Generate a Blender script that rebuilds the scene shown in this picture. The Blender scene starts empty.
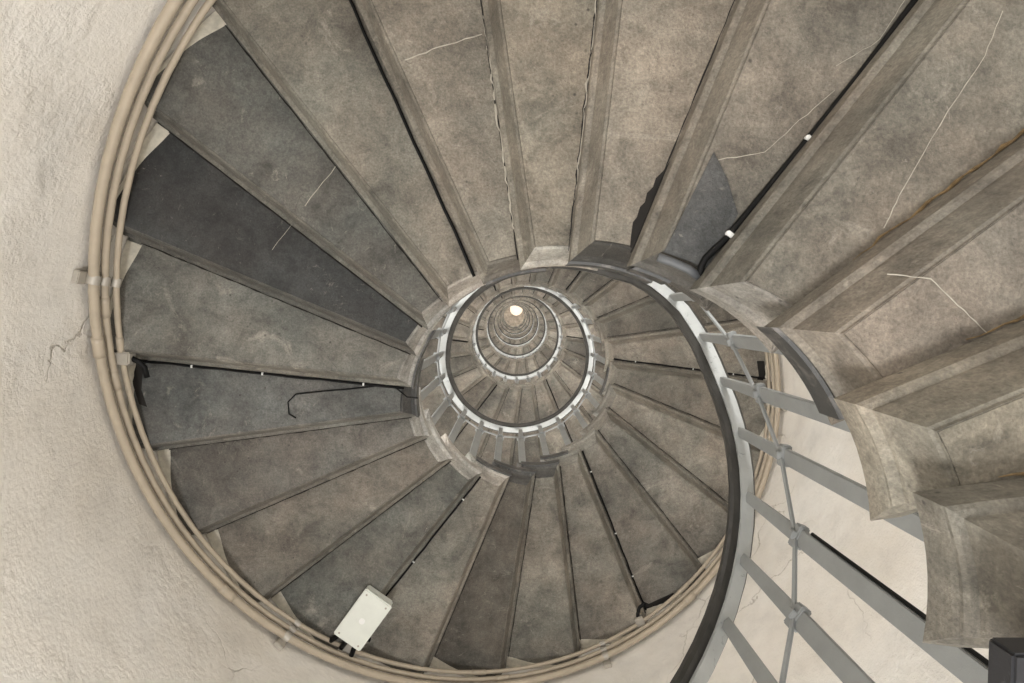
import bpy, bmesh, math, random
from mathutils import Matrix, Vector
PI = math.pi
rnd = random.Random(7)
sc = bpy.context.scene
COL = sc.collection

# ---------------------------------------------------------------- camera
P = 4.0                       # rise of the stair in one full turn (m)
PITCH = 2*PI/24               # 24 steps to a turn
H = P/24                      # riser
CAMZ = 1.6
CX, CY = -0.03312*P, 0.08203*P
def rail_z(t): return 0.54961*P + P*t/(2*PI)
T0, ZS = 0.39648, 0.25602*P
def W(x, y, z=0.0): return Vector((x, -y, z))    # plan is mirrored because one looks up at it

f = 680.38
zen = Vector(((511.85-512)/f, (341.5-309.75)/f, 1.0)).normalized()
ex = (Vector((1, 0, 0)) - zen*zen.x).normalized()
ey = zen.cross(ex)
right = Vector((ex.x, -ey.x, zen.x)); up = Vector((ex.y, -ey.y, zen.y)); fwd = Vector((ex.z, -ey.z, zen.z))
cam = bpy.data.objects.new('camera', bpy.data.cameras.new('camera'))
COL.objects.link(cam)
M = Matrix((right, up, -fwd)).transposed().to_4x4()
M.translation = W(CX, CY, CAMZ)
cam.matrix_world = M
cam.data.sensor_width = 36.0
cam.data.lens = f/1024*36.0
cam.data.clip_start = 0.02
cam.data.clip_end = 200
sc.camera = cam

# ---------------------------------------------------------------- light
sc.view_settings.view_transform = 'Standard'
sc.view_settings.look = 'None'
sc.view_settings.exposure = 0.0
sc.view_settings.gamma = 1.0
sc.view_settings.use_curve_mapping = False
world = bpy.data.worlds.new('daylight'); sc.world = world
world.use_nodes = True
bg = world.node_tree.nodes['Background']
bg.inputs[0].default_value = (1.0, 0.99, 0.98, 1)
bg.inputs[1].default_value = 1.15
def area(name, loc, target, size, power, color=(1, .985, .975), shape='DISK', sy=None):
    l = bpy.data.lights.new(name, 'AREA'); l.energy = power; l.color = color; l.shape = shape; l.size = size
    if sy: l.size_y = sy
    o = bpy.data.objects.new(name, l); COL.objects.link(o); o.location = loc
    o.rotation_euler = (Vector(target)-Vector(loc)).to_track_quat('-Z', 'Y').to_euler()
    return o
# added fill light, unseen below the lens, brightens the lowest visible turn
def ball(name, loc, radius, power, color=(1, .985, .975)):
    l = bpy.data.lights.new(name, 'POINT'); l.energy = power; l.color = color; l.shadow_soft_size = radius
    o = bpy.data.objects.new(name, l); COL.objects.link(o); o.location = loc
    return o
ball('fill_light', W(-0.55, -0.80, 0.60), .25, 215)
TURNS = 9
# up-lights on the treads, one on every fourth step, their light falls on the flight above
def tread_light(k, power):
    th = T0+(k+.5)*PITCH
    r = 0.31*P
    z = CAMZ+ZS+k*H+H+.05
    a = area('tread_lamp', W(r*math.cos(th), r*math.sin(th), z), W(r*math.cos(th), r*math.sin(th), z+3), .30, power)
for kk in range(2, 24*TURNS-4, 4): tread_light(kk, 20.0)

# ---------------------------------------------------------------- helpers
def finish(name, bm, mat, parent=None, smooth=False, recalc=True):
    if recalc: bmesh.ops.recalc_face_normals(bm, faces=bm.faces)
    me = bpy.data.meshes.new(name); bm.to_mesh(me); bm.free()
    if smooth:
        for p_ in me.polygons: p_.use_smooth = True
    me.materials.append(mat)
    o = bpy.data.objects.new(name, me); COL.objects.link(o)
    if parent: o.parent = parent
    return o
def empty(name, loc, rz=0):
    o = bpy.data.objects.new(name, None); COL.objects.link(o)
    o.location = loc; o.rotation_euler = (0, 0, rz); o.empty_display_size = .1
    return o
def tag(o, label=None, cat=None, group=None, kind=None):
    if label: o['label'] = label
    if cat: o['category'] = cat
    if group: o['group'] = group
    if kind: o['kind'] = kind
    return o
def grid(bm, rows, close=False, caps=False):
    vs = [[bm.verts.new(p) for p in r] for r in rows]
    n = len(vs[0])
    for a, b in zip(vs, vs[1:]):
        for j in range(n if close else n-1):
            bm.faces.new((a[j], a[(j+1) % n], b[(j+1) % n], b[j]))
    if caps:
        bm.faces.new(vs[0]); bm.faces.new(vs[-1])
    return vs
def add_box(bm, c, ax, ay, az, sx, sy, sz, bevel=0.0, taper=1.0):
    c = Vector(c); t = bmesh.new()
    q = [Vector((i, j, k)) for k in (-1, 1) for i, j in ((-1, -1), (1, -1), (1, 1), (-1, 1))]
    vs = []
    for p_ in q:
        s = taper if p_.z > 0 else 1
        vs.append(t.verts.new(c + ax*(p_.x*sx/2*s) + ay*(p_.y*sy/2*s) + az*(p_.z*sz/2)))
    for a in ((0, 1, 2, 3), (7, 6, 5, 4), (0, 4, 5, 1), (1, 5, 6, 2), (2, 6, 7, 3), (3, 7, 4, 0)): t.faces.new([vs[i] for i in a])
    bmesh.ops.recalc_face_normals(t, faces=t.faces)
    if bevel: bmesh.ops.bevel(t, geom=t.edges[:], offset=bevel, segments=2, affect='EDGES')
    me = bpy.data.meshes.new('tmp'); t.to_mesh(me); t.free(); bm.from_mesh(me); bpy.data.meshes.remove(me)
def add_tube(bm, pts, r, seg=8, caps=True):
    pts = [Vector(p_) for p_ in pts]; rows = []
    ref = Vector((0, 0, 1))
    for i, p_ in enumerate(pts):
        t = (pts[min(i+1, len(pts)-1)]-pts[max(i-1, 0)]).normalized()
        a = t.cross(ref)
        if a.length < .05: a = t.cross(Vector((1, 0, 0)))
        a.normalize(); b = a.cross(t)
        rr = r[i] if isinstance(r, (list, tuple)) else r
        rows.append([p_+(a*math.cos(2*PI*j/seg)+b*math.sin(2*PI*j/seg))*rr for j in range(seg)])
    grid(bm, rows, close=True, caps=caps)
X, Y, Z = Vector((1, 0, 0)), Vector((0, 1, 0)), Vector((0, 0, 1))

# ---------------------------------------------------------------- materials
def mat(name):
    m = bpy.data.materials.new(name); m.use_nodes = True
    nt = m.node_tree; b = nt.nodes['Principled BSDF']
    return m, nt, b
def N(nt, t, **kw):
    n = nt.nodes.new(t)
    for k, v in kw.items():
        if k in n.inputs.keys() if isinstance(k, str) else False: n.inputs[k].default_value = v
        else: setattr(n, k, v)
    return n
def noise(nt, vec, scale, detail=6, rough=.6, dist=0):
    n = nt.nodes.new('ShaderNodeTexNoise'); n.inputs['Scale'].default_value = scale; n.inputs['Detail'].default_value = detail
    n.inputs['Roughness'].default_value = rough; n.inputs['Distortion'].default_value = dist
    nt.links.new(vec, n.inputs['Vector']); return n.outputs['Fac']
def ramp(nt, fac, stops):
    n = nt.nodes.new('ShaderNodeValToRGB'); nt.links.new(fac, n.inputs[0])
    e = n.color_ramp.elements
    while len(e) < len(stops): e.new(.5)
    for i, (p_, c) in enumerate(stops):
        e[i].position = p_; e[i].color = (c[0], c[1], c[2], 1) if isinstance(c, tuple) else (c, c, c, 1)
    return n.outputs[0]
def mix(nt, a, b, fac, mode='MIX'):
    n = nt.nodes.new('ShaderNodeMix'); n.data_type = 'RGBA'; n.blend_type = mode
    for sock, v in ((n.inputs[6], a), (n.inputs[7], b)):
        if isinstance(v, tuple): sock.default_value = (v[0], v[1], v[2], 1)
        else: nt.links.new(v, sock)
    if isinstance(fac, (int, float)): n.inputs[0].default_value = fac
    else: nt.links.new(fac, n.inputs[0])
    return n.outputs[2]
def bump(nt, b, h, strength, dist):
    n = nt.nodes.new('ShaderNodeBump'); n.inputs['Strength'].default_value = strength; n.inputs['Distance'].default_value = dist
    nt.links.new(h, n.inputs['Height']); nt.links.new(n.outputs[0], b.inputs['Normal'])
def worldpos(nt):
    return nt.nodes.new('ShaderNodeNewGeometry').outputs['Position']

def stone_mat(name, spots=True):
    m, nt, b = mat(name); pos = worldpos(nt)
    oi = nt.nodes.new('ShaderNodeObjectInfo')
    big = noise(nt, pos, 2.2, 6, .62, .3); mid = noise(nt, pos, 9, 8, .7, .4); fine = noise(nt, pos, 60, 6, .75)
    c = mix(nt, oi.outputs['Color'], ramp(nt, big, [(.3, .60), (.5, 1.0), (.7, 1.36)]), 1.0, 'MULTIPLY')
    c = mix(nt, c, ramp(nt, mid, [(.28, .50), (.5, 1.0), (.74, 1.38)]), 1.0, 'MULTIPLY')
    c = mix(nt, c, ramp(nt, fine, [(.3, .74), (.7, 1.24)]), 1.0, 'MULTIPLY')
    # cool / brown drift
    hue = noise(nt, pos, 3.7, 4, .6)
    c = mix(nt, c, ramp(nt, hue, [(.36, (.97, 1.0, .985)), (.64, (1.05, 1.0, .955))]), 1.0, 'MULTIPLY')
    # pale lime blooms and dark soot spots
    lime = noise(nt, pos, 5.3, 7, .72, .8)
    c = mix(nt, c, (.52, .48, .40), ramp(nt, lime, [(.60, 0.0), (.76, .6)]))
    soot = noise(nt, pos, 7.1, 8, .75, 1.2)
    c = mix(nt, c, (.045, .038, .03), ramp(nt, soot, [(.26, .85), (.36, 0.0)]))
    grit = noise(nt, pos, 170, 3, .6)
    c = mix(nt, c, ramp(nt, grit, [(.3, .78), (.7, 1.22)]), 1.0, 'MULTIPLY')
    vo = nt.nodes.new('ShaderNodeTexVoronoi'); vo.inputs['Scale'].default_value = 26; nt.links.new(pos, vo.inputs['Vector'])
    pit = ramp(nt, vo.outputs['Distance'], [(.05, 1.0), (.13, 0.0)])
    pm = ramp(nt, noise(nt, pos, 4.1, 4, .6), [(.5, 0.0), (.6, .8)])
    c = mix(nt, c, (.04, .035, .03), mix(nt, pit, pm, 1.0, 'MULTIPLY'))
    st = nt.nodes.new('ShaderNodeMapping'); st.inputs['Scale'].default_value = (1.0, 1.0, .35); st.inputs['Rotation'].default_value = (.3, .2, .9); nt.links.new(pos, st.inputs['Vector'])
    scr = noise(nt, st.outputs[0], 14, 9, .82, 2.2)
    c = mix(nt, c, (.36, .33, .28), ramp(nt, scr, [(.60, 0.0), (.67, .55)]))
    c = mix(nt, c, (.05, .045, .04), ramp(nt, scr, [(.33, .6), (.40, 0.0)]))
    nt.links.new(c, b.inputs['Base Color'])
    b.inputs['Roughness'].default_value = .78
    h = mix(nt, ramp(nt, mid, [(0, 0.0), (1, 1.0)]), ramp(nt, fine, [(0, 0.0), (1, 1.0)]), .45)
    bump(nt, b, h, .8, .014)
    return m
STONE = stone_mat('weathered_stone')

def wall_mat():
    m, nt, b = mat('cream_plaster'); pos = worldpos(nt)
    big = noise(nt, pos, 1.6, 5, .6, .3); mid = noise(nt, pos, 6, 9, .66, .05); fine = noise(nt, pos, 55, 6, .7)
    c = ramp(nt, big, [(.3, (.76, .71, .635)), (.5, (.83, .79, .725)), (.7, (.87, .845, .795))])
    c = mix(nt, c, ramp(nt, mid, [(.28, .88), (.5, 1.0), (.72, 1.06)]), 1.0, 'MULTIPLY')
    # hairline cracks
    vo = nt.nodes.new('ShaderNodeTexVoronoi'); vo.feature = 'DISTANCE_TO_EDGE'; vo.inputs['Scale'].default_value = 1.5
    w = nt.nodes.new('ShaderNodeVectorMath'); w.operation = 'ADD'
    nn = nt.nodes.new('ShaderNodeTexNoise'); nn.inputs['Scale'].default_value = 3.0; nn.inputs['Detail'].default_value = 6
    nt.links.new(pos, nn.inputs['Vector'])
    sc_ = nt.nodes.new('ShaderNodeVectorMath'); sc_.operation = 'SCALE'; sc_.inputs['Scale'].default_value = .5
    nt.links.new(nn.outputs['Color'], sc_.inputs[0]); nt.links.new(pos, w.inputs[0]); nt.links.new(sc_.outputs[0], w.inputs[1])
    nt.links.new(w.outputs[0], vo.inputs['Vector'])
    crack = ramp(nt, vo.outputs['Distance'], [(.0, 1.0), (.006, 0.0)])
    mask = ramp(nt, noise(nt, pos, 1.3, 3, .5), [(.5, 0.0), (.6, .55)])
    cm = mix(nt, crack, mask, 1.0, 'MULTIPLY')
    c = mix(nt, c, (.34, .29, .22), cm)
    nt.links.new(c, b.inputs['Base Color']); b.inputs['Roughness'].default_value = .72
    patch = ramp(nt, noise(nt, pos, 2.4, 3, .5, .6), [(.48, 0.0), (.56, 1.0)])
    rough = mix(nt, (0.5, 0.5, 0.5), ramp(nt, mid, [(.2, 0.0), (.8, 1.0)]), patch)
    h = mix(nt, rough, ramp(nt, fine, [(0, 0.0), (1, 1.0)]), .25)
    h = mix(nt, h, (0, 0, 0), cm)
    bump(nt, b, h, .75, .030)
    return m
WALL = wall_mat()

def simple(name, col, rough=.5, metal=0.0, var=.15, scale=20, bmp=.0, emit=None):
    m, nt, b = mat(name); pos = worldpos(nt)
    n = noise(nt, pos, scale, 6, .65)
    c = mix(nt, col, ramp(nt, n, [(.3, 1-var), (.7, 1+var)]), 1.0, 'MULTIPLY')
    nt.links.new(c, b.inputs['Base Color']); b.inputs['Roughness'].default_value = rough; b.inputs['Metallic'].default_value = metal
    if bmp: bump(nt, b, n, bmp, .004)
    if emit:
        b.inputs['Emission Color'].default_value = (*emit[0], 1); b.inputs['Emission Strength'].default_value = emit[1]
    return m
def flaky(name, base, under, lo, hi, scale=26):
    m, nt, b = mat(name); pos = worldpos(nt)
    n = noise(nt, pos, scale, 8, .7, .6); k = ramp(nt, n, [(lo, 1.0), (hi, 0.0)])
    v = ramp(nt, noise(nt, pos, 9, 5, .6), [(.3, .88), (.7, 1.1)])
    c = mix(nt, mix(nt, base, v, 1.0, 'MULTIPLY'), under, k)
    nt.links.new(c, b.inputs['Base Color']); b.inputs['Roughness'].default_value = .5
    bump(nt, b, n, .35, .003)
    return m
PIPE = simple('cream_painted_pipe', (.40, .34, .26), .34, 0, .08, 12)
CLIP = simple('pipe_clip_metal', (.40, .37, .32), .45, .2, .1, 30)
WOOD = simple('dark_handrail', (.030, .028, .024), .45, 0, .3, 30, .1)
BAR = flaky('flaking_pale_paint', (.42, .435, .425), (.12, .13, .13), .30, .40)
IRON = flaky('grey_painted_iron', (.275, .285, .28), (.13, .135, .13), .24, .33, 40)
DARKIRON = flaky('blackened_plate', (.045, .045, .043), (.13, .12, .11), .38, .50, 18)
CABLE = simple('black_cable', (.008, .008, .008), .55, 0, .1)
CABLE.node_tree.nodes['Principled BSDF'].inputs['Specular IOR Level'].default_value = .15
WHITEP = simple('white_clip', (.8, .8, .78), .5, 0, .02)
GAPBLACK = simple('black_gap', (.012, .010, .008), .9, 0, .2)  # flat black, the shade inside joints, gaps and recesses put into colour
BOXM = simple('offwhite_box', (.70, .72, .66), .4, 0, .04, 14)
SLATE = stone_mat('patched_stone')
LIME = simple('lime_filler', (.40, .37, .31), .85, 0, .25, 40)
LAMP = simple('lamp_glass', (.3, .26, .2), .4, 0, 0, 10, 0, ((1.0, .86, .70), 1.0))
CEIL = simple('top_plaster', (.38, .33, .27), .8, 0, .45, 5)

# ---------------------------------------------------------------- the shaft
RW = .4150*P
TOPZ = CAMZ + ZS + TURNS*P + 2.3
bm = bmesh.new()
nz = 90; na = 128
rows = []
for i in range(nz+1):
    z = 0.9+(TOPZ-0.9)*i/nz
    rows.append([Vector((RW*math.cos(2*PI*j/na), RW*math.sin(2*PI*j/na), z)) for j in range(na)])
for i in range(nz, -1, -1):
    z = rows[i][0].z
    rows.append([Vector(((RW+.25)*math.cos(2*PI*j/na), (RW+.25)*math.sin(2*PI*j/na), z)) for j in range(na)])
grid(bm, rows+[rows[0]], close=True)
bmesh.ops.remove_doubles(bm, verts=bm.verts, dist=1e-5)
o = finish('wall_outer', bm, WALL, smooth=False)
for p_ in o.data.polygons: p_.use_smooth = True
o.data.set_sharp_from_angle(angle=math.radians(40)) if hasattr(o.data, 'set_sharp_from_angle') else None
tag(o, kind='structure')
bm = bmesh.new()
rows = []
for i in range(9):
    a = i/8*PI/2*.96
    rows.append([Vector(((RW+.2)*math.cos(a)*math.cos(2*PI*j/48), (RW+.2)*math.cos(a)*math.sin(2*PI*j/48), TOPZ+.5*math.sin(a))) for j in range(48)])
for i in range(8, -1, -1):
    rows.append([v*1 + Vector((0, 0, .1)) for v in rows[i]])
vs = grid(bm, rows, close=True)
bm.faces.new(vs[8][::-1]); bm.faces.new(vs[9])
tag(finish('ceiling', bm, CEIL, smooth=True), kind='structure')

# ---------------------------------------------------------------- stone steps
# measured joint directions (radians) and sideways offsets of the lowest visible turn
MEAS = {0: (.394, .0112), 1: (.640, .0140), 2: (.909, .0134), 3: (1.185, .0115), 4: (1.461, .0105), 5: (1.715, .0113), 6: (1.994, .0075),
        7: (2.235, .0126), 8: (2.482, .0120), 9: (2.748, .0083), 10: (3.038, .0060), 11: (3.273, .0100), 12: (3.550, .0030), 13: (3.794, .0102),
        14: (4.045, .0174), 15: (4.317, .0173), 16: (4.565, .0180), 17: (4.831, .0162), 18: (5.093, .0156), 19: (5.381, .0112), 20: (5.610, .0150)}
def joint(k):
    th, of = MEAS.get(k, (T0+k*PITCH, .0114))
    return th, of*P
RIN = [(-3, .100), (2, .109), (3, .111), (4, .111), (5, .112), (6, .114), (7, .118), (8, .122), (9, .126),
       (10, .131), (11, .135), (13, .1355), (15, .1365), (16, .138), (18, .138), (20, .1365), (22, .134), (24, .133), (400, .133)]
ENDS = {-3: (.103, .102), -2: (.1015, .097), -1: (.103, .1006), 0: (.1115, .107), 1: (.1135, .107), 2: (.111, .110), 3: (.112, .111)}
def rin(k):
    for (a, x), (b, y) in zip(RIN, RIN[1:]):
        if a <= k <= b: return P*(x+(y-x)*(k-a)/(b-a))
    return P*RIN[0][1]
def rends(k):
    if k in ENDS: return ENDS[k][0]*P, ENDS[k][1]*P
    return (rin(k), rin(k+1)) if k < 24 else (rin(24), rin(24))
ROUT = .4138*P
PROFILE = [(.040, 0), (.039, .006), (.034, .009), (.030, .022), (.024, .046), (.018, .066), (.014, .080), (.013, .088), (.004, .091), (-.001, .096), (-.001, .102),
           (.004, .106), (.0015, .110), (.0, .118), (.0, H-.004), (.003, H), (.050, H), (.050, .008)]
def on_line(phi, off, rho):
    s = math.sqrt(max(rho*rho-off*off, 1e-6))
    return Vector((s*math.cos(phi)-off*math.sin(phi), s*math.sin(phi)+off*math.cos(phi), 0))
def ang(v): return math.atan2(v.y, v.x)
def path(d, L0, L1, r0, r1, n=7, m=10, t=H):
    """plan points of the block's inner end and rear edge, inset by d"""
    pa = on_line(L0[0], L0[1]-.018-.077*(t/H)**1.5, r0+d); pb = on_line(L1[0], L1[1]-d, r1+d)
    a, b = ang(pa), ang(pb)
    pts = []
    for i in range(n+1):
        u = i/n; t = a+(b-a)*u; r = r0+(r1-r0)*u+d
        pts.append(Vector((r*math.cos(t), r*math.sin(t), 0)))
    for i in range(1, m+1):
        rho = (r1+d)+(ROUT-r1-d)*i/m
        pts.append(on_line(L1[0], L1[1]-d, rho))
    return pts
SLOC = .27*P
def loc_of(v, t): return W(v.x-SLOC, v.y, t)
_cache = {}
def step_meshes(k):
    key = k if k < 24 else 99
    if key in _cache: return _cache[key]
    base = T0+k*PITCH
    if k < 24:
        j0, j1 = joint(k), joint(k+1)
    else:
        j0, j1 = (base, .0114*P), (base+PITCH, .0114*P)
    L0 = (j0[0]-base-PITCH/2, j0[1]); L1 = (j1[0]-base-PITCH/2, j1[1])
    r0, r1 = rends(k)
    jr = random.Random(k*13+5)
    # moulding: runs along the inner end, mitres, runs along the rear edge
    bm = bmesh.new()
    n, m = 7, 14
    paths = [path(d, L0, L1, r0, r1, n, m, t) for d, t in PROFILE]
    rows = []
    for i in range(n+m+1):
        wob = .0016*(jr.random()-.5)
        rows.append([loc_of(paths[q][i], PROFILE[q][1]+(wob if PROFILE[q][1] < H*.9 else 0)) for q in range(len(PROFILE))])
    cut = n+2
    grid(bm, rows[:n+1], close=True, caps=True)
    me_ = finish('end_moulding', bm, STONE)
    bm = bmesh.new(); grid(bm, rows[n:], close=True, caps=True)
    mo = finish('rear_moulding', bm, STONE)
    # slab
    bm = bmesh.new()
    inner = path(.042, L0, L1, r0, r1, n, 1, 0)[:n+1]
    nr = 14
    outa = ang(on_line(L0[0], L0[1]-.018, ROUT)); outb = ang(on_line(L1[0], L1[1]-.042, ROUT))
    bot, top = [], []
    for i in range(n+1):
        t = outa+(outb-outa)*i/n; e = Vector((ROUT*math.cos(t), ROUT*math.sin(t), 0))
        br, tr = [], []
        for j in range(nr+1):
            p_ = inner[i].lerp(e, j/nr)
            w_ = .0025*(jr.random()-.5) if 0 < i < n and 0 < j < nr else 0
            br.append(loc_of(p_, w_)); tr.append(loc_of(p_, H-.0005))
        bot.append(br); top.append(tr)
    b = grid(bm, bot); t_ = grid(bm, top)
    loop_b = b[0]+[r[-1] for r in b[1:]]+b[-1][-2::-1]+[r[0] for r in b[-2:0:-1]]
    loop_t = t_[0]+[r[-1] for r in t_[1:]]+t_[-1][-2::-1]+[r[0] for r in t_[-2:0:-1]]
    L = len(loop_b)
    for i in range(L): bm.faces.new((loop_b[i], loop_b[(i+1) % L], loop_t[(i+1) % L], loop_t[i]))
    sl = finish('slab', bm, STONE)
    _cache[key] = (sl.data, mo.data, me_.data)
    for o_ in (sl, mo, me_): bpy.data.objects.remove(o_)
    return _cache[key]

CLOCK = ['one', 'half past one', 'two', 'half past two', 'three', 'half past three', 'four', 'half past four', 'five', 'half past five', 'six', 'half past six',
         'seven', 'half past seven', 'eight', 'half past eight', 'nine', 'half past nine', 'ten', 'half past ten', 'eleven', 'half past eleven', 'twelve', 'half past twelve']
def clock(th):
    h = (3 - th/(PI/6)) % 12                       # image clock as one looks up
    i = round((h-1)*2) % 24
    return CLOCK[i]
G = lambda v: (v/255.0)**2.2
def tone(r, g, b):
    m = (r+g+b)/3; r, g, b = m*.945+(r-m)*.70, m*.94+(g-m)*.6, m*.945+(b-m)*.75
    return (G(r), G(g), G(b), 1)
TONES = {-3: (112, 104, 90), -2: (104, 97, 85), -1: (128, 119, 102), 0: (122, 114, 102), 1: (124, 117, 104), 2: (120, 114, 102), 3: (134, 126, 112), 4: (138, 130, 114),
         5: (136, 128, 114), 6: (122, 118, 106), 7: (96, 96, 90), 8: (66, 67, 66), 9: (116, 116, 108), 10: (96, 98, 95), 11: (110, 107, 100), 12: (124, 118, 107),
         13: (108, 108, 100), 14: (130, 126, 114), 15: (92, 87, 78), 16: (128, 124, 112), 17: (134, 129, 117), 18: (122, 118, 108), 19: (132, 128, 117)}
DESC = {-3: 'grey brown stone step beside the black box, mostly beyond the right edge',
        -2: 'brown stained stone step end hanging above the black box at bottom right',
        -1: 'stone step at right with rusty lower joint and wide moulded end',
        0: 'stone step at right whose inner end carries a long black plate',
        1: 'stone step at upper right crossed by a long pale crack',
        2: 'stone step with small dark patch and black cable on its lower joint',
        3: 'stone step at top with black corroded gap beside the patched step',
        4: 'pale brown stone step at top with broad stepped moulding and white end',
        5: 'brown stone step at top with chipped lime along its joint',
        6: 'stone step at top left of centre crossed by a short white line',
        7: 'long grey stone step at upper left with white repair line',
        8: 'darkest, almost black stone step at the left',
        9: 'rough light grey stone step just above the black cable at left',
        10: 'dark grey stone step at left with looped black wire stuck beneath',
        11: 'grey brown stone step at lower left with two round scars',
        12: 'plain brownish stone step at lower left, second below the black wire',
        13: 'greenish grey stone step ending beside the white junction box',
        14: 'pale stone step at bottom just right of the white junction box',
        15: 'dark brown blotched stone step at the bottom centre',
        16: 'light grey stone step at bottom, just right of the dark blotched one',
        17: 'pale stone step at bottom with dark stains near its outer end',
        18: 'grey stone step at bottom right beside the outer black cable end',
        19: 'last wide stone step at bottom right that meets the three pipes'}
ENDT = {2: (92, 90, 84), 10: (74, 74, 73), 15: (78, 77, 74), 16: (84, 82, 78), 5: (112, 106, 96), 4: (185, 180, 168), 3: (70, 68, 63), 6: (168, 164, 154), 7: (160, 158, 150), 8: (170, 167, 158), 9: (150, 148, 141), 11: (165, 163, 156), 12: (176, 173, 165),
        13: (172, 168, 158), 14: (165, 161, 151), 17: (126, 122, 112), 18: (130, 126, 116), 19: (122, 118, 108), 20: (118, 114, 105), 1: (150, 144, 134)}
ORD = ['', 'second', 'third', 'fourth', 'fifth', 'sixth', 'seventh', 'eighth', 'ninth', 'tenth']
steps = {}
KMAX = 24*TURNS
for k in range(-3, KMAX):
    th = T0+k*PITCH+PITCH/2
    root = empty('stone_step', W(SLOC*math.cos(th), SLOC*math.sin(th), CAMZ+ZS+k*H), -th)
    turn = k//24
    if k in DESC: lab = DESC[k]
    elif k < 24: lab = 'grey stone step behind the handrail at right, toward %s o clock' % clock(th)
    elif turn < 5: lab = 'small grey stone step, %s ring of the spiral, at %s o clock' % (ORD[turn], clock(th))
    else: lab = 'tiny stone step, %s ring near the glowing top, at %s o clock' % (ORD[turn], clock(th))
    grp = 'stone steps of the lowest visible turn' if k < 24 else 'stone steps of the %s turn up' % ORD[turn]
    tag(root, lab, 'step', grp)
    a, b, b2 = step_meshes(k)
    jr = random.Random(k*7+1)
    if k in TONES: c = TONES[k]
    else:
        q = jr.choice([.82, .92, 1.0, 1.0, 1.06, 1.12]); c = (128*q, 122*q, 110*q)
    so = bpy.data.objects.new('slab', a); COL.objects.link(so); so.parent = root
    mo = bpy.data.objects.new('rear_moulding', b); COL.objects.link(mo); mo.parent = root
    em = bpy.data.objects.new('end_moulding', b2); COL.objects.link(em); em.parent = root
    so.color = tone(*c)
    c2 = tuple(.5*x+.5*y for x, y in zip(c, (120, 116, 105)))
    mo.color = tone(*c2)
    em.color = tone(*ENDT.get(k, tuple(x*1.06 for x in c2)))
    steps[k] = (root, so, mo, c)

LITCREAM = simple('lit_wall_cream', (.56, .52, .43), .85, 0, .22, 30, .4)  # added cream wedges stand in for the lit wall above the pipes
def wedge_mesh():
    bm = bmesh.new(); rows = []
    for i in range(11):
        u = i/10; w_ = .046*(1-u/.75)+.004 if u < .75 else .004
        t = -PITCH/2+.028+PITCH*u*.93
        w_ *= 1+.12*math.sin(9*u+1)
        rows.append([loc_of(Vector((r*math.cos(t), r*math.sin(t), 0)), z) for r, z in ((ROUT-w_, -.001), (ROUT, -.006), (ROUT, .01), (ROUT-w_, .01))])
    grid(bm, rows, close=True, caps=True)
    o = finish('lit_wall_wedge', bm, LITCREAM); me = o.data; bpy.data.objects.remove(o); return me
def gap_mesh(k, th, of):
    base = T0+k*PITCH+PITCH/2; bm = bmesh.new(); jr = random.Random(k); pts = []; rad = []
    for i in range(41):
        r = rin(min(k, 24))+.03+(ROUT-.05-rin(min(k, 24))-.03)*i/40
        pts.append(loc_of(on_line(th-base, of+(.003 if k < 6 else .012)+jr.uniform(-.001, .001), r), -.001)); rad.append(jr.uniform(.0006, .0022) if k < 6 else jr.uniform(.001, .0032))
    add_tube(bm, pts, rad, 6); return bm
gm = None
for k in range(3, 96):
    if k in (6, 10, 14, 18): continue
    th, of = joint(k) if k < 24 else (T0+k*PITCH, .0114*P)
    if k < 24 or gm is None:
        q = finish('joint_gap', gap_mesh(k, th, of), GAPBLACK, steps[k][0])
        if k >= 24: gm = q.data
    else:
        q = bpy.data.objects.new('joint_gap', gm); COL.objects.link(q); q.parent = steps[k][0]
    q['label'] = 'dark open joint'
FM = wedge_mesh()
for k in range(-3, 48):
    if k in (14,): continue
    q = bpy.data.objects.new('lit_wall_wedge', FM); COL.objects.link(q); q.parent = steps[k][0]; q['label'] = 'added cream wedge in place of the lit wall'
# dark iron plates on the inner end of some steps
def end_plate(k, u0=0.0, u1=1.0):
    base = T0+k*PITCH+PITCH/2
    j0, j1 = joint(k), joint(k+1)
    L0 = (j0[0]-base, j0[1]); L1 = (j1[0]-base, j1[1])
    pin = path(-.001, L0, L1, *rends(k), 10, 1)[:11]
    pout = path(-.008, L0, L1, *rends(k), 10, 1)[:11]
    def at(ps, u):
        q = u*10; i = min(int(q), 9); return ps[i].lerp(ps[i+1], q-i)
    bm = bmesh.new(); rows = []
    for i in range(11):
        u = u0+(u1-u0)*i/10; a, b = at(pin, u), at(pout, u)
        rows.append([loc_of(a, .094), loc_of(b, .096), loc_of(b, H+.004), loc_of(a, H+.004)])
    grid(bm, rows, close=True, caps=True)
    o = finish('end_plate', bm, DARKIRON, steps[k][0]); o['label'] = 'blackened iron plate'
    return o
for k, a, b in ((0, .12, 1), (2, .55, .95), (3, .05, 1), (5, .1, .95), (9, 0, 1), (10, 0, 1), (14, .2, 1), (15, 0, 1), (16, .1, 1), (17, 0, .7), (21, 0, .8), (27, 0, 1), (31, .1, 1), (44, 0, 1)):
    if k < 24: end_plate(k, a, b)

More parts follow.
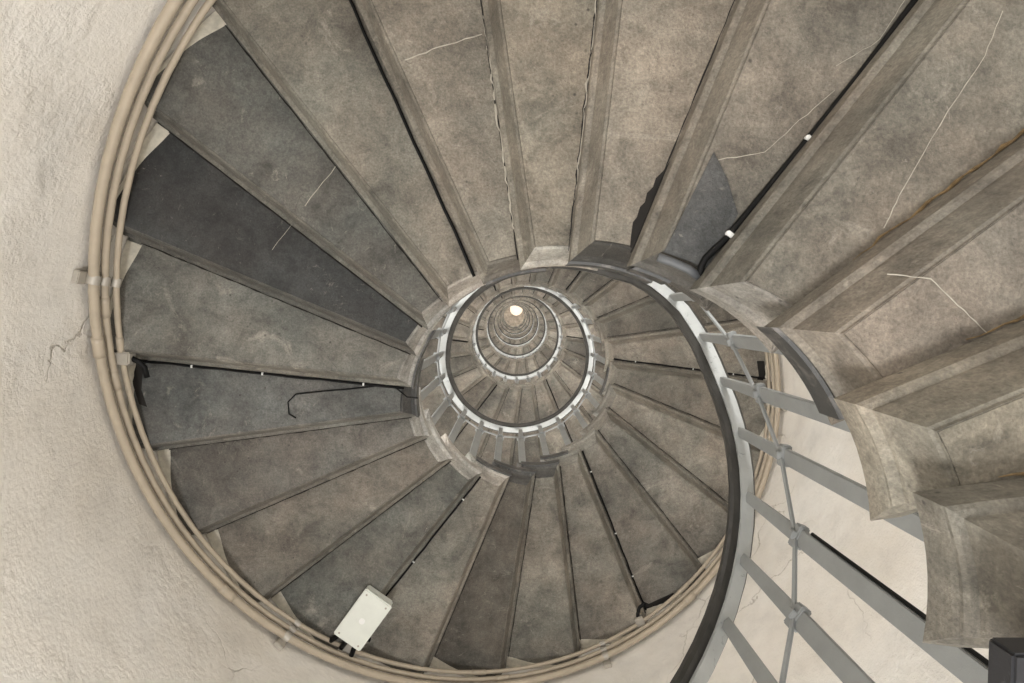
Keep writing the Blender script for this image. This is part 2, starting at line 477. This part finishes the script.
# thin lime lines and chips on the soffits (in plan coordinates of the stair, divided by P)
def on_step(k, x, y, t):
    """plan point -> local coordinates of step k"""
    th = T0+k*PITCH+PITCH/2
    c, s = math.cos(-th), math.sin(-th)
    return loc_of(Vector((x*c-y*s, x*s+y*c, 0)), t)
def pix(u, v, z):
    """where the sight line through picture point (u,v) of the survey photo meets height z (above the lens)"""
    d = right*((u-512)/f)+up*((341.5-v)/f)+fwd
    q = d*(z/d.z)
    return CX+q.x, CY-q.y
def seam(k, pts, w=.0022, name='repair_line', m=None, label='thin pale repair line', t=0):
    z = ZS+k*H-.0015+t
    bm = bmesh.new(); jr = random.Random(k+int(pts[0][0]))
    P3 = []
    for (u0, v0), (u1, v1) in zip(pts, pts[1:]):
        for i in range(5):
            q = i/5; P3.append(on_step(k, *pix(u0+(u1-u0)*q+jr.uniform(-.8, .8), v0+(v1-v0)*q+jr.uniform(-.8, .8), z), -.0012+t))
    P3.append(on_step(k, *pix(*pts[-1], z), -.0012+t))
    add_tube(bm, P3, [.62*w*jr.uniform(.6, 1.2) for _ in P3], 6)
    o = finish(name, bm, m or LIME, steps[k][0]); o['label'] = label
    return o
seam(1, [(1003, 10), (985, 55), (940, 125), (900, 195), (884, 228)], .0016)
seam(0, [(888, 274), (930, 278), (958, 305), (987, 333)], .0016)
seam(5, [(404, 60), (440, 47), (482, 34)], .0030)
seam(7, [(336, 166), (305, 206)], .0026)
seam(8, [(302, 210), (272, 250)], .0018, label='faint pale repair line')
seam(2, [(905, 0), (880, 40), (836, 66)], .0012, label='hairline crack')
seam(2, [(835, 90), (800, 120), (765, 152), (718, 160)], .0014, label='hairline crack')
CRUST = simple('rusty_crust', (.20, .135, .065), .9, 0, .5, 60, .5)
def edge_crust(k, r0, r1, w, mtl, name, label, seed=0, dy=0.0, flat=False):
    """broken crust filling the joint line k, under the front edge of step k"""
    th, of = joint(k); base = T0+k*PITCH+PITCH/2; jr = random.Random(seed+k)
    bm = bmesh.new(); pts = []; rad = []
    n = int((r1-r0)/.02)
    for i in range(n+1):
        r = r0+(r1-r0)*i/n
        v = on_line(th-base, of+dy+jr.uniform(-.003, .004)+w*.4, r)
        pts.append(loc_of(v, -.001)); rad.append(w*jr.uniform(.2, 1.0)*(math.sin(PI*min(1, max(0, i/n)))**.5*.8+.2))
    add_tube(bm, pts, rad, 6)
    if flat:
        for v in bm.verts: v.co.z *= .35
    o = finish(name, bm, mtl, steps[k][0]); o['label'] = label
edge_crust(0, .62, 1.6, .006, CRUST, 'joint_crust', 'rusty ochre crust along the joint')
edge_crust(1, .62, 1.6, .0055, CRUST, 'joint_crust', 'rusty ochre crust along the joint', 3)
edge_crust(-1, .50, 1.4, .012, CRUST, 'joint_crust', 'rusty brown crust along the joint', 5)
edge_crust(4, .60, 1.1, .004, LIME, 'joint_filler', 'chipped white lime along the joint', 8)
edge_crust(5, .55, 1.15, .005, LIME, 'joint_filler', 'chipped white lime along the joint', 9)

edge_crust(4, .50, 1.6, .004, GAPBLACK, 'joint_gap', 'dark open joint', 11, 0, True)

# the patched corner of step 2
def plate(k, pts, t, z, m, name, label, th=.004, tn=None):
    bm = bmesh.new(); a = [on_step(k, *pix(u, v, ZS+k*H+t), t) for u, v in pts]
    lo = [bm.verts.new(p_) for p_ in a]; hi = [bm.verts.new(p_+Vector((0, 0, th))) for p_ in a]
    bm.faces.new(lo); bm.faces.new(hi)
    for i in range(len(a)): bm.faces.new((lo[i], lo[(i+1) % len(a)], hi[(i+1) % len(a)], hi[i]))
    o = finish(name, bm, m, steps[k][0]); o['label'] = label
    if tn: o.color = tone(*tn)
    return o
plate(2, [(714, 152), (727, 178), (738, 214), (724, 240), (707, 268), (692, 262), (664, 252)], -.004, 0, SLATE, 'stone_patch', 'dark grey mortar patch', tn=(84, 85, 84))
plate(3, [(637, 250), (630, 247), (631, 236), (633, 222), (637, 217), (640, 207), (645, 202), (647, 193), (653, 187), (656, 178), (663, 171), (668, 164), (676, 152), (668, 185), (657, 213)], -.001, -.001, GAPBLACK, 'corroded_gap', 'black corroded gap', .002)
# dark bar across the inner end of the patch
def tube_part(k, pts, t, r, m, name, label):
    bm = bmesh.new(); add_tube(bm, [on_step(k, *pix(u, v, ZS+k*H+t), t) for u, v in pts], r, 8)
    o = finish(name, bm, m, steps[k][0], True); o['label'] = label
    return o
DGREY = simple('dark_grey_bead', (.085, .09, .095), .5, 0, .2)
tube_part(2, [(658, 257), (672, 262), (688, 269), (699, 277)], -.006, .009, DGREY, 'end_bead', 'dark grey rounded bead')

# scars under the steps
tube_part(10, [(418, 398), (407, 397), (396, 388), (376, 386), (350, 389), (325, 391), (296, 394), (288, 402), (289, 414), (296, 418)], -.005, .003, CABLE, 'loose_wire', 'looped dark wire')

plate(10, [(138, 357), (149, 357), (143, 368), (141, 390), (147, 407), (139, 404), (133, 385), (130, 362)], -.003, -.003, GAPBLACK, 'end_recess', 'black recess at the outer end')  # black slivers: the shade of end recesses painted flat, nothing is cut in
plate(18, [(642, 601), (649, 604), (664, 597), (673, 593), (677, 596), (661, 608), (645, 613)], -.003, -.003, GAPBLACK, 'end_recess', 'black recess at the outer end')
plate(22, [(757, 361), (764, 361), (766, 376), (759, 386), (752, 388), (759, 376)], -.003, -.003, GAPBLACK, 'end_recess', 'black recess at the outer end')
# ---------------------------------------------------------------- electric cables along every fourth joint
CL = {2: ('black cable with two white clips running to the upper right corner', 'cable'),
      6: ('thin black cable along the joint at top left of centre', 'cable'),
      10: ('thin black cable running level across the left side', 'cable'),
      14: ('black cable running from the white junction box toward the centre', 'cable'),
      18: ('black cable along the joint at bottom right of centre', 'cable'),
      22: ('black cable across the right side steps behind the handrail', 'cable')}
for k in range(2, 60, 4):
    th, of = joint(k) if k < 24 else (T0+k*PITCH, .0114*P)
    z = CAMZ+ZS+k*H-.007
    r0 = (rin(k) if k < 24 else rin(24))+.035
    rad = .0048 if k != 2 else .0072
    jr = random.Random(k)
    org = on_line(th, of+.016, .8*P*.33)
    root = empty('electric_cable', W(org.x, org.y, z))
    if k in CL: lab = CL[k][0]
    else: lab = 'short black cable under a joint in the %s ring, at %s o clock' % (ORD[k//24], clock(th))
    tag(root, lab, 'cable', 'black cables run along every fourth joint')
    pts = []
    n = 16
    for i in range(n+1):
        r = r0+(ROUT-.03-r0)*i/n
        v = on_line(th, of+.014+jr.uniform(0, .004), r); pts.append(W(v.x-org.x, v.y-org.y, jr.uniform(-.002, .001)))
    if k == 2:
        q = [pix(u, v, z-CAMZ) for u, v in ((700, 277), (701, 267), (705, 259), (714, 250), (726, 239), (746, 215), (811, 136), (862, 72), (917, -2), (985, -95))]
        pts = [W(v[0]-org.x, v[1]-org.y, -.001) for v in q]
    bm = bmesh.new(); add_tube(bm, pts, rad, 8); finish('sheath', bm, CABLE, root, True)
    if k < 24 and k != 6:
        for rr in ((.555, .803) if k == 2 else (.72, 1.12, 1.4)):
            v = on_line(th, of+.016, rr)
            if k == 2: v = Vector(pix(*((729, 235) if rr < .7 else (808, 140)), z-CAMZ))
            er = W(math.cos(th), math.sin(th)); et = W(-math.sin(th), math.cos(th))
            bm = bmesh.new(); add_box(bm, W(v.x-org.x, v.y-org.y, -.006), er, et, Z, *((.010, .018, .014, .002) if k == 2 else (.006, .012, .010, .001)))
            finish('cable_clip', bm, WHITEP, root)

# ---------------------------------------------------------------- pipes round the wall
def helix_pts(r, z0, a, b, n, wob=0.0):
    out = []
    for i in range(n+1):
        t = a+(b-a)*i/n
        out.append(W(r*math.cos(t), r*math.sin(t), CAMZ+z0+P*t/(2*PI)))
    return out
PIPES = [(.4050*P, .1258*P, .0175, 'thickest cream conduit, lowest and outermost of the three along the wall'),
         (.4030*P, .1385*P, .0130, 'middle cream conduit of the three curving along the wall'),
         (.3995*P, .1502*P, .0110, 'thinnest cream conduit, closest to the steps, of the three along the wall')]
TA, TB = -.3, 2*PI*3.2
for i, (r, z0, rad, lab) in enumerate(PIPES):
    org = W(r*math.cos(3), r*math.sin(3), CAMZ+z0+P*3/(2*PI))
    root = empty('conduit_pipe', org); tag(root, lab, 'pipe', 'three cream pipes following the stair')
    bm = bmesh.new(); add_tube(bm, [p_-org for p_ in helix_pts(r, z0, TA, TB, 300)], rad, 14); finish('pipe', bm, PIPE, root, True)
    for t in ((3.02, 3.72+i*.4, 5.3, 2.0) if i != 1 else (2.93, 3.1, 4.6, 5.0)):
        bm = bmesh.new(); add_tube(bm, [p_-org for p_ in helix_pts(r, z0, t-.022, t+.022, 4)], rad*1.2, 14); finish('coupling', bm, PIPE, root, True)
for t, lab in ((2.872, 'metal pipe clip on the three pipes at the left'), (3.925, 'metal pipe clip on the three pipes at bottom left'),
               (4.95, 'metal pipe clip on the three pipes at bottom right of centre'), (6.1, 'metal pipe clip on the three pipes behind the handrail')):
    er = W(math.cos(t), math.sin(t)); et = W(-math.sin(t), math.cos(t)); zz = CAMZ+P*t/(2*PI)
    root = empty('pipe_clip', W(RW*math.cos(t), RW*math.sin(t), zz+.5)); tag(root, lab, 'pipe clip', 'clips holding the wall pipes')
    o0 = root.location
    bm = bmesh.new()
    add_box(bm, er*(RW-.012)+Z*(zz+.118*P)-o0, er, et, Z, .024, .045, .05, .003)
    add_box(bm, er*(RW-.006)+Z*(zz+.140*P)-o0, er, et, Z, .012, .045, .14, .002)
    finish('back_strap', bm, CLIP, root)
    for r, z0, rad, _ in PIPES:
        bm = bmesh.new(); n = 10; pts = []
        rows = []
        for sgn in (-1, 1):
            rows.append([er*(r+(rad+.005)*math.cos(a)) + Z*(zz+z0+(rad+.005)*math.sin(a)) + et*(.016*sgn) - o0 for a in [2*PI*j/14 for j in range(14)]])
        grid(bm, rows, close=True, caps=False)
        for q in range(14):
            pass
        finish('saddle', bm, CLIP, root, True)

# metal outlet boxes where the cables leave the thinnest pipe
r3, z3, rad3, _ = PIPES[2]
for k, lab in ((10, 'small metal outlet box on the thinnest pipe at the left'), (18, 'small metal outlet box on the thinnest pipe at bottom right'),
               (14, 'small metal outlet box on the pipes below the white box')):
    th, of = joint(k); th += .01 if k != 14 else .05
    er = W(math.cos(th), math.sin(th)); et = W(-math.sin(th), math.cos(th)); z = CAMZ+z3+P*th/(2*PI)
    root = empty('outlet_box', er*r3+Z*z); tag(root, lab, 'outlet box', 'metal outlet boxes on the thinnest pipe')
    bm = bmesh.new(); add_box(bm, -er*.012, er, et, Z, .055, .05, .05, .006); finish('body', bm, CLIP, root)
    bm = bmesh.new(); add_tube(bm, [-er*.035+et*.0, -er*.055+et*.01+Z*.01, -er*.075+et*.03+Z*.02, -er*.085+et*.07+Z*.025], .011, 8); finish('cable_tail', bm, CABLE, root, True)

# white junction box
zb = .777*P
cs = [pix(u, v, zb) for u, v in ((365, 590), (391, 607), (361, 651), (333, 634))]
c = Vector((sum(a for a, b in cs)/4, sum(b for a, b in cs)/4, 0))
root = empty('junction_box', W(c.x, c.y, CAMZ+zb+.07)); tag(root, 'off white rectangular junction box with round knockout, beside the pipes at the bottom', 'junction box')
ax = W(cs[3][0]-cs[0][0], cs[3][1]-cs[0][1]); ay = W(cs[1][0]-cs[0][0], cs[1][1]-cs[0][1]); lx, ly = ax.length, ay.length; ax.normalize(); ay = Z.cross(ax)
bm = bmesh.new(); add_box(bm, Z*-.026, ax, ay, Z, lx, ly, .052, .006); finish('housing', bm, BOXM, root)
bm = bmesh.new(); add_box(bm, Z*-.062, ax, ay, Z, lx+.006, ly+.006, .018, .005); lid = finish('lid', bm, BOXM, root)
bm = bmesh.new(); add_tube(bm, [Z*-.074+ax*.004, Z*-.070+ax*.004], .014, 16); finish('knockout', bm, WHITEP, lid)
for sx in (-1, 1):
    for sy in (-1, 1):
        bm = bmesh.new(); p_ = ax*(sx*(lx/2-.018))+ay*(sy*(ly/2-.018)); add_tube(bm, [p_+Z*-.073, p_+Z*-.069], .005, 8); finish('screw', bm, CLIP, lid)
bm = bmesh.new()
for s in (-.05, 0, .05):
    add_tube(bm, [ax*(lx/2)+ay*s-Z*.03, ax*(lx/2+.03)+ay*s-Z*.025, ax*(lx/2+.07)+ay*(s*1.2)-Z*.01], .012, 8)
finish('gland', bm, CABLE, root, True)

# ---------------------------------------------------------------- railing
RR = [(-2.3, .1328), (-.42, .1334), (.17, .1322), (.40, .1358), (.60, .1395), (.83, .1398), (1.08, .133), (1.36, .1305), (1.73, .1265), (2.13, .1264), (2.55, .1268), (2.93, .1265), (3.33, .1288),
      (3.74, .1305), (4.18, .1317), (4.67, .1333), (5.19, .1355), (5.62, .1355), (6.1, .1342), (6.5, .1322), (7.0, .1318), (7.43, .1337), (7.96, .136), (8.6, .135), (200, .1338)]
def rrail(t):
    for (a, x), (b, y) in zip(RR, RR[1:]):
        if a <= t <= b:
            s = (t-a)/(b-a); s = s*s*(3-2*s); return P*(x+(y-x)*s)
    return P*RR[0][1]
rail = empty('stair_railing', W(.14*P, 0, CAMZ+rail_z(0)-1.2))
tag(rail, 'spiral railing with dark handrail, pale iron bar and flat grey balusters', 'railing')
RO = rail.location.copy()
RA, RB = -2.25, 2*PI*(TURNS-.6)
def ribbon(sect, name, m, zf=rail_z, smooth=False, n=None, a=RA, b=RB):
    bm = bmesh.new(); rows = []
    n = n or int((b-a)/(2*PI)*60)
    for i in range(n+1):
        t = a+(b-a)*i/n; r = rrail(t)
        rows.append([W((r+dr)*math.cos(t), (r+dr)*math.sin(t), CAMZ+zf(t)+dz)-RO for dr, dz in sect])
    grid(bm, rows, close=True, caps=True)
    return finish(name, bm, m, rail, smooth)
o = ribbon([(0, -.008), (.006, 0), (.072, 0), (.078, -.008), (.078, -.026), (.070, -.034), (.008, -.034), (0, -.026)], 'handrail', WOOD); o['label'] = 'dark worn wooden handrail'
o = ribbon([(.028, -.0345), (.066, -.0345), (.066, -.046), (.028, -.046)], 'rail_bar', BAR); o['label'] = 'pale flaking painted iron bar'
RODZ = -.385
# mid rod: short straight pieces from post to post
rod = []
BTT = {-1: .160, -2: -.088, -3: -.362, -4: -.603, -5: -.838, -6: -1.08, -7: -1.33, -8: -1.57, -9: -1.82}
BT = lambda k: BTT.get(k, T0+k*PITCH+.010)
K0 = -9
for k in range(K0, KMAX-15):
    t = BT(k); r = rrail(t)+.040
    rod.append(W(r*math.cos(t), r*math.sin(t), CAMZ+rail_z(t)+RODZ)-RO)
bm = bmesh.new(); add_tube(bm, rod, .0062, 6); o = finish('mid_rod', bm, IRON, rail); o['label'] = 'thin grey rod halfway up'
def baluster(bm, cb, k):
    t = BT(k); er = W(math.cos(t), math.sin(t)); et = W(-math.sin(t), math.cos(t))
    rt = rrail(t)+.046
    ztop = rail_z(t)-.046
    rs = rin(k) if k < 24 else rin(24)
    if rs > rt-.02: rb = rs-.012; zb_ = ZS+k*H+.085
    else: rb = rt+.012; zb_ = ZS+k*H+H
    top = er*rt+Z*(CAMZ+ztop); bot = er*rb+Z*(CAMZ+zb_)
    ax = (top-bot); Ln = ax.length; az = ax.normalized(); ar = er-az*er.dot(az); ar.normalize()
    zc = rail_z(t)+RODZ; s = (zc-zb_)/(ztop-zb_); mid = bot.lerp(top, s)
    # broad lower half, slimmer upper half that twists into the bar
    add_box(bm, (bot+mid)/2-RO, et, ar, az, .041, .014, (mid-bot).length, .002)
    rows = []
    for i in range(6):
        u = i/5; c_ = mid.lerp(top, u)-RO; w_ = .036-.008*u; d_ = .012
        rows.append([c_+et*(sx*w_/2)+ar*(sy*d_/2) for sx, sy in ((-1, -1), (1, -1), (1, 1), (-1, 1))])
    grid(bm, rows, close=True, caps=True)
    if cb is not None:
        add_box(cb, mid-RO, et, ar, az, .056, .026, .030, .003)
        add_box(cb, mid-ar*.016-RO, et, ar, az, .020, .016, .024, .002)
cnt = 0
far = bmesh.new(); farn = 0
for k in range(K0, KMAX-15):
    if cnt < 99:
        bm = bmesh.new(); cb = bmesh.new(); baluster(bm, cb, k)
        o = finish('baluster', bm, IRON, rail)
        finish('collar', cb, IRON, o)
        if k == -3:  # thin black strip beside this baluster
            t = BT(k); er = W(math.cos(t), math.sin(t)); et = W(-math.sin(t), math.cos(t)); rt = rrail(t)+.046
            z0_, z1_ = ZS+k*H+H, rail_z(t)+RODZ-.05
            a_ = er*(rt+.012)+et*.026+Z*(CAMZ+z0_)-RO; b_ = er*(rt+.004)+et*.024+Z*(CAMZ+z1_)-RO
            bm = bmesh.new(); add_tube(bm, [a_, a_.lerp(b_, .5), b_], .004, 8); q_ = finish('wire', bm, CABLE, o); q_['label'] = 'thin black strip running up the baluster'
        cnt += 1
    else:
        baluster(far, None, k); farn += 1
if farn:
    o = finish('baluster', far, IRON, rail); o['kind'] = 'stuff'

# ---------------------------------------------------------------- black box at the lower right
zk = .150*P
x0, y0 = pix(987, 636, zk+.035)
root = empty('black_box', W(x0+.05, y0-.05, CAMZ+zk+.035)); tag(root, 'scuffed black metal box hanging under the lowest step at bottom right corner', 'box')
BLK = flaky('scuffed_black', (.018, .018, .020), (.12, .12, .12), .30, .44, 22)
bm = bmesh.new(); add_box(bm, Z*-.0175, X, Y, Z, .10, .10, .035, .003); finish('housing', bm, BLK, root)
bm = bmesh.new(); add_tube(bm, [X*-.005-Y*.045-Z*.010, X*-.005-Y*.058-Z*.010], .006, 10); finish('knob', bm, BLK, root, True)

# ---------------------------------------------------------------- lamp at the very top
zt = TOPZ-.15-CAMZ
x0, y0 = pix(516.3, 309.3, zt)
root = empty('ceiling_lamp', W(x0, y0, TOPZ+.45)); tag(root, 'warm glowing lamp at the very top of the stair, centre of the rings', 'lamp')
bm = bmesh.new(); bmesh.ops.create_uvsphere(bm, u_segments=24, v_segments=14, radius=.36, matrix=Matrix.Translation((0, 0, -.6))); finish('globe', bm, LAMP, root, True)
bm = bmesh.new(); add_tube(bm, [Z*-.42, Z*.0], .02, 10); finish('stem', bm, CLIP, root, True)
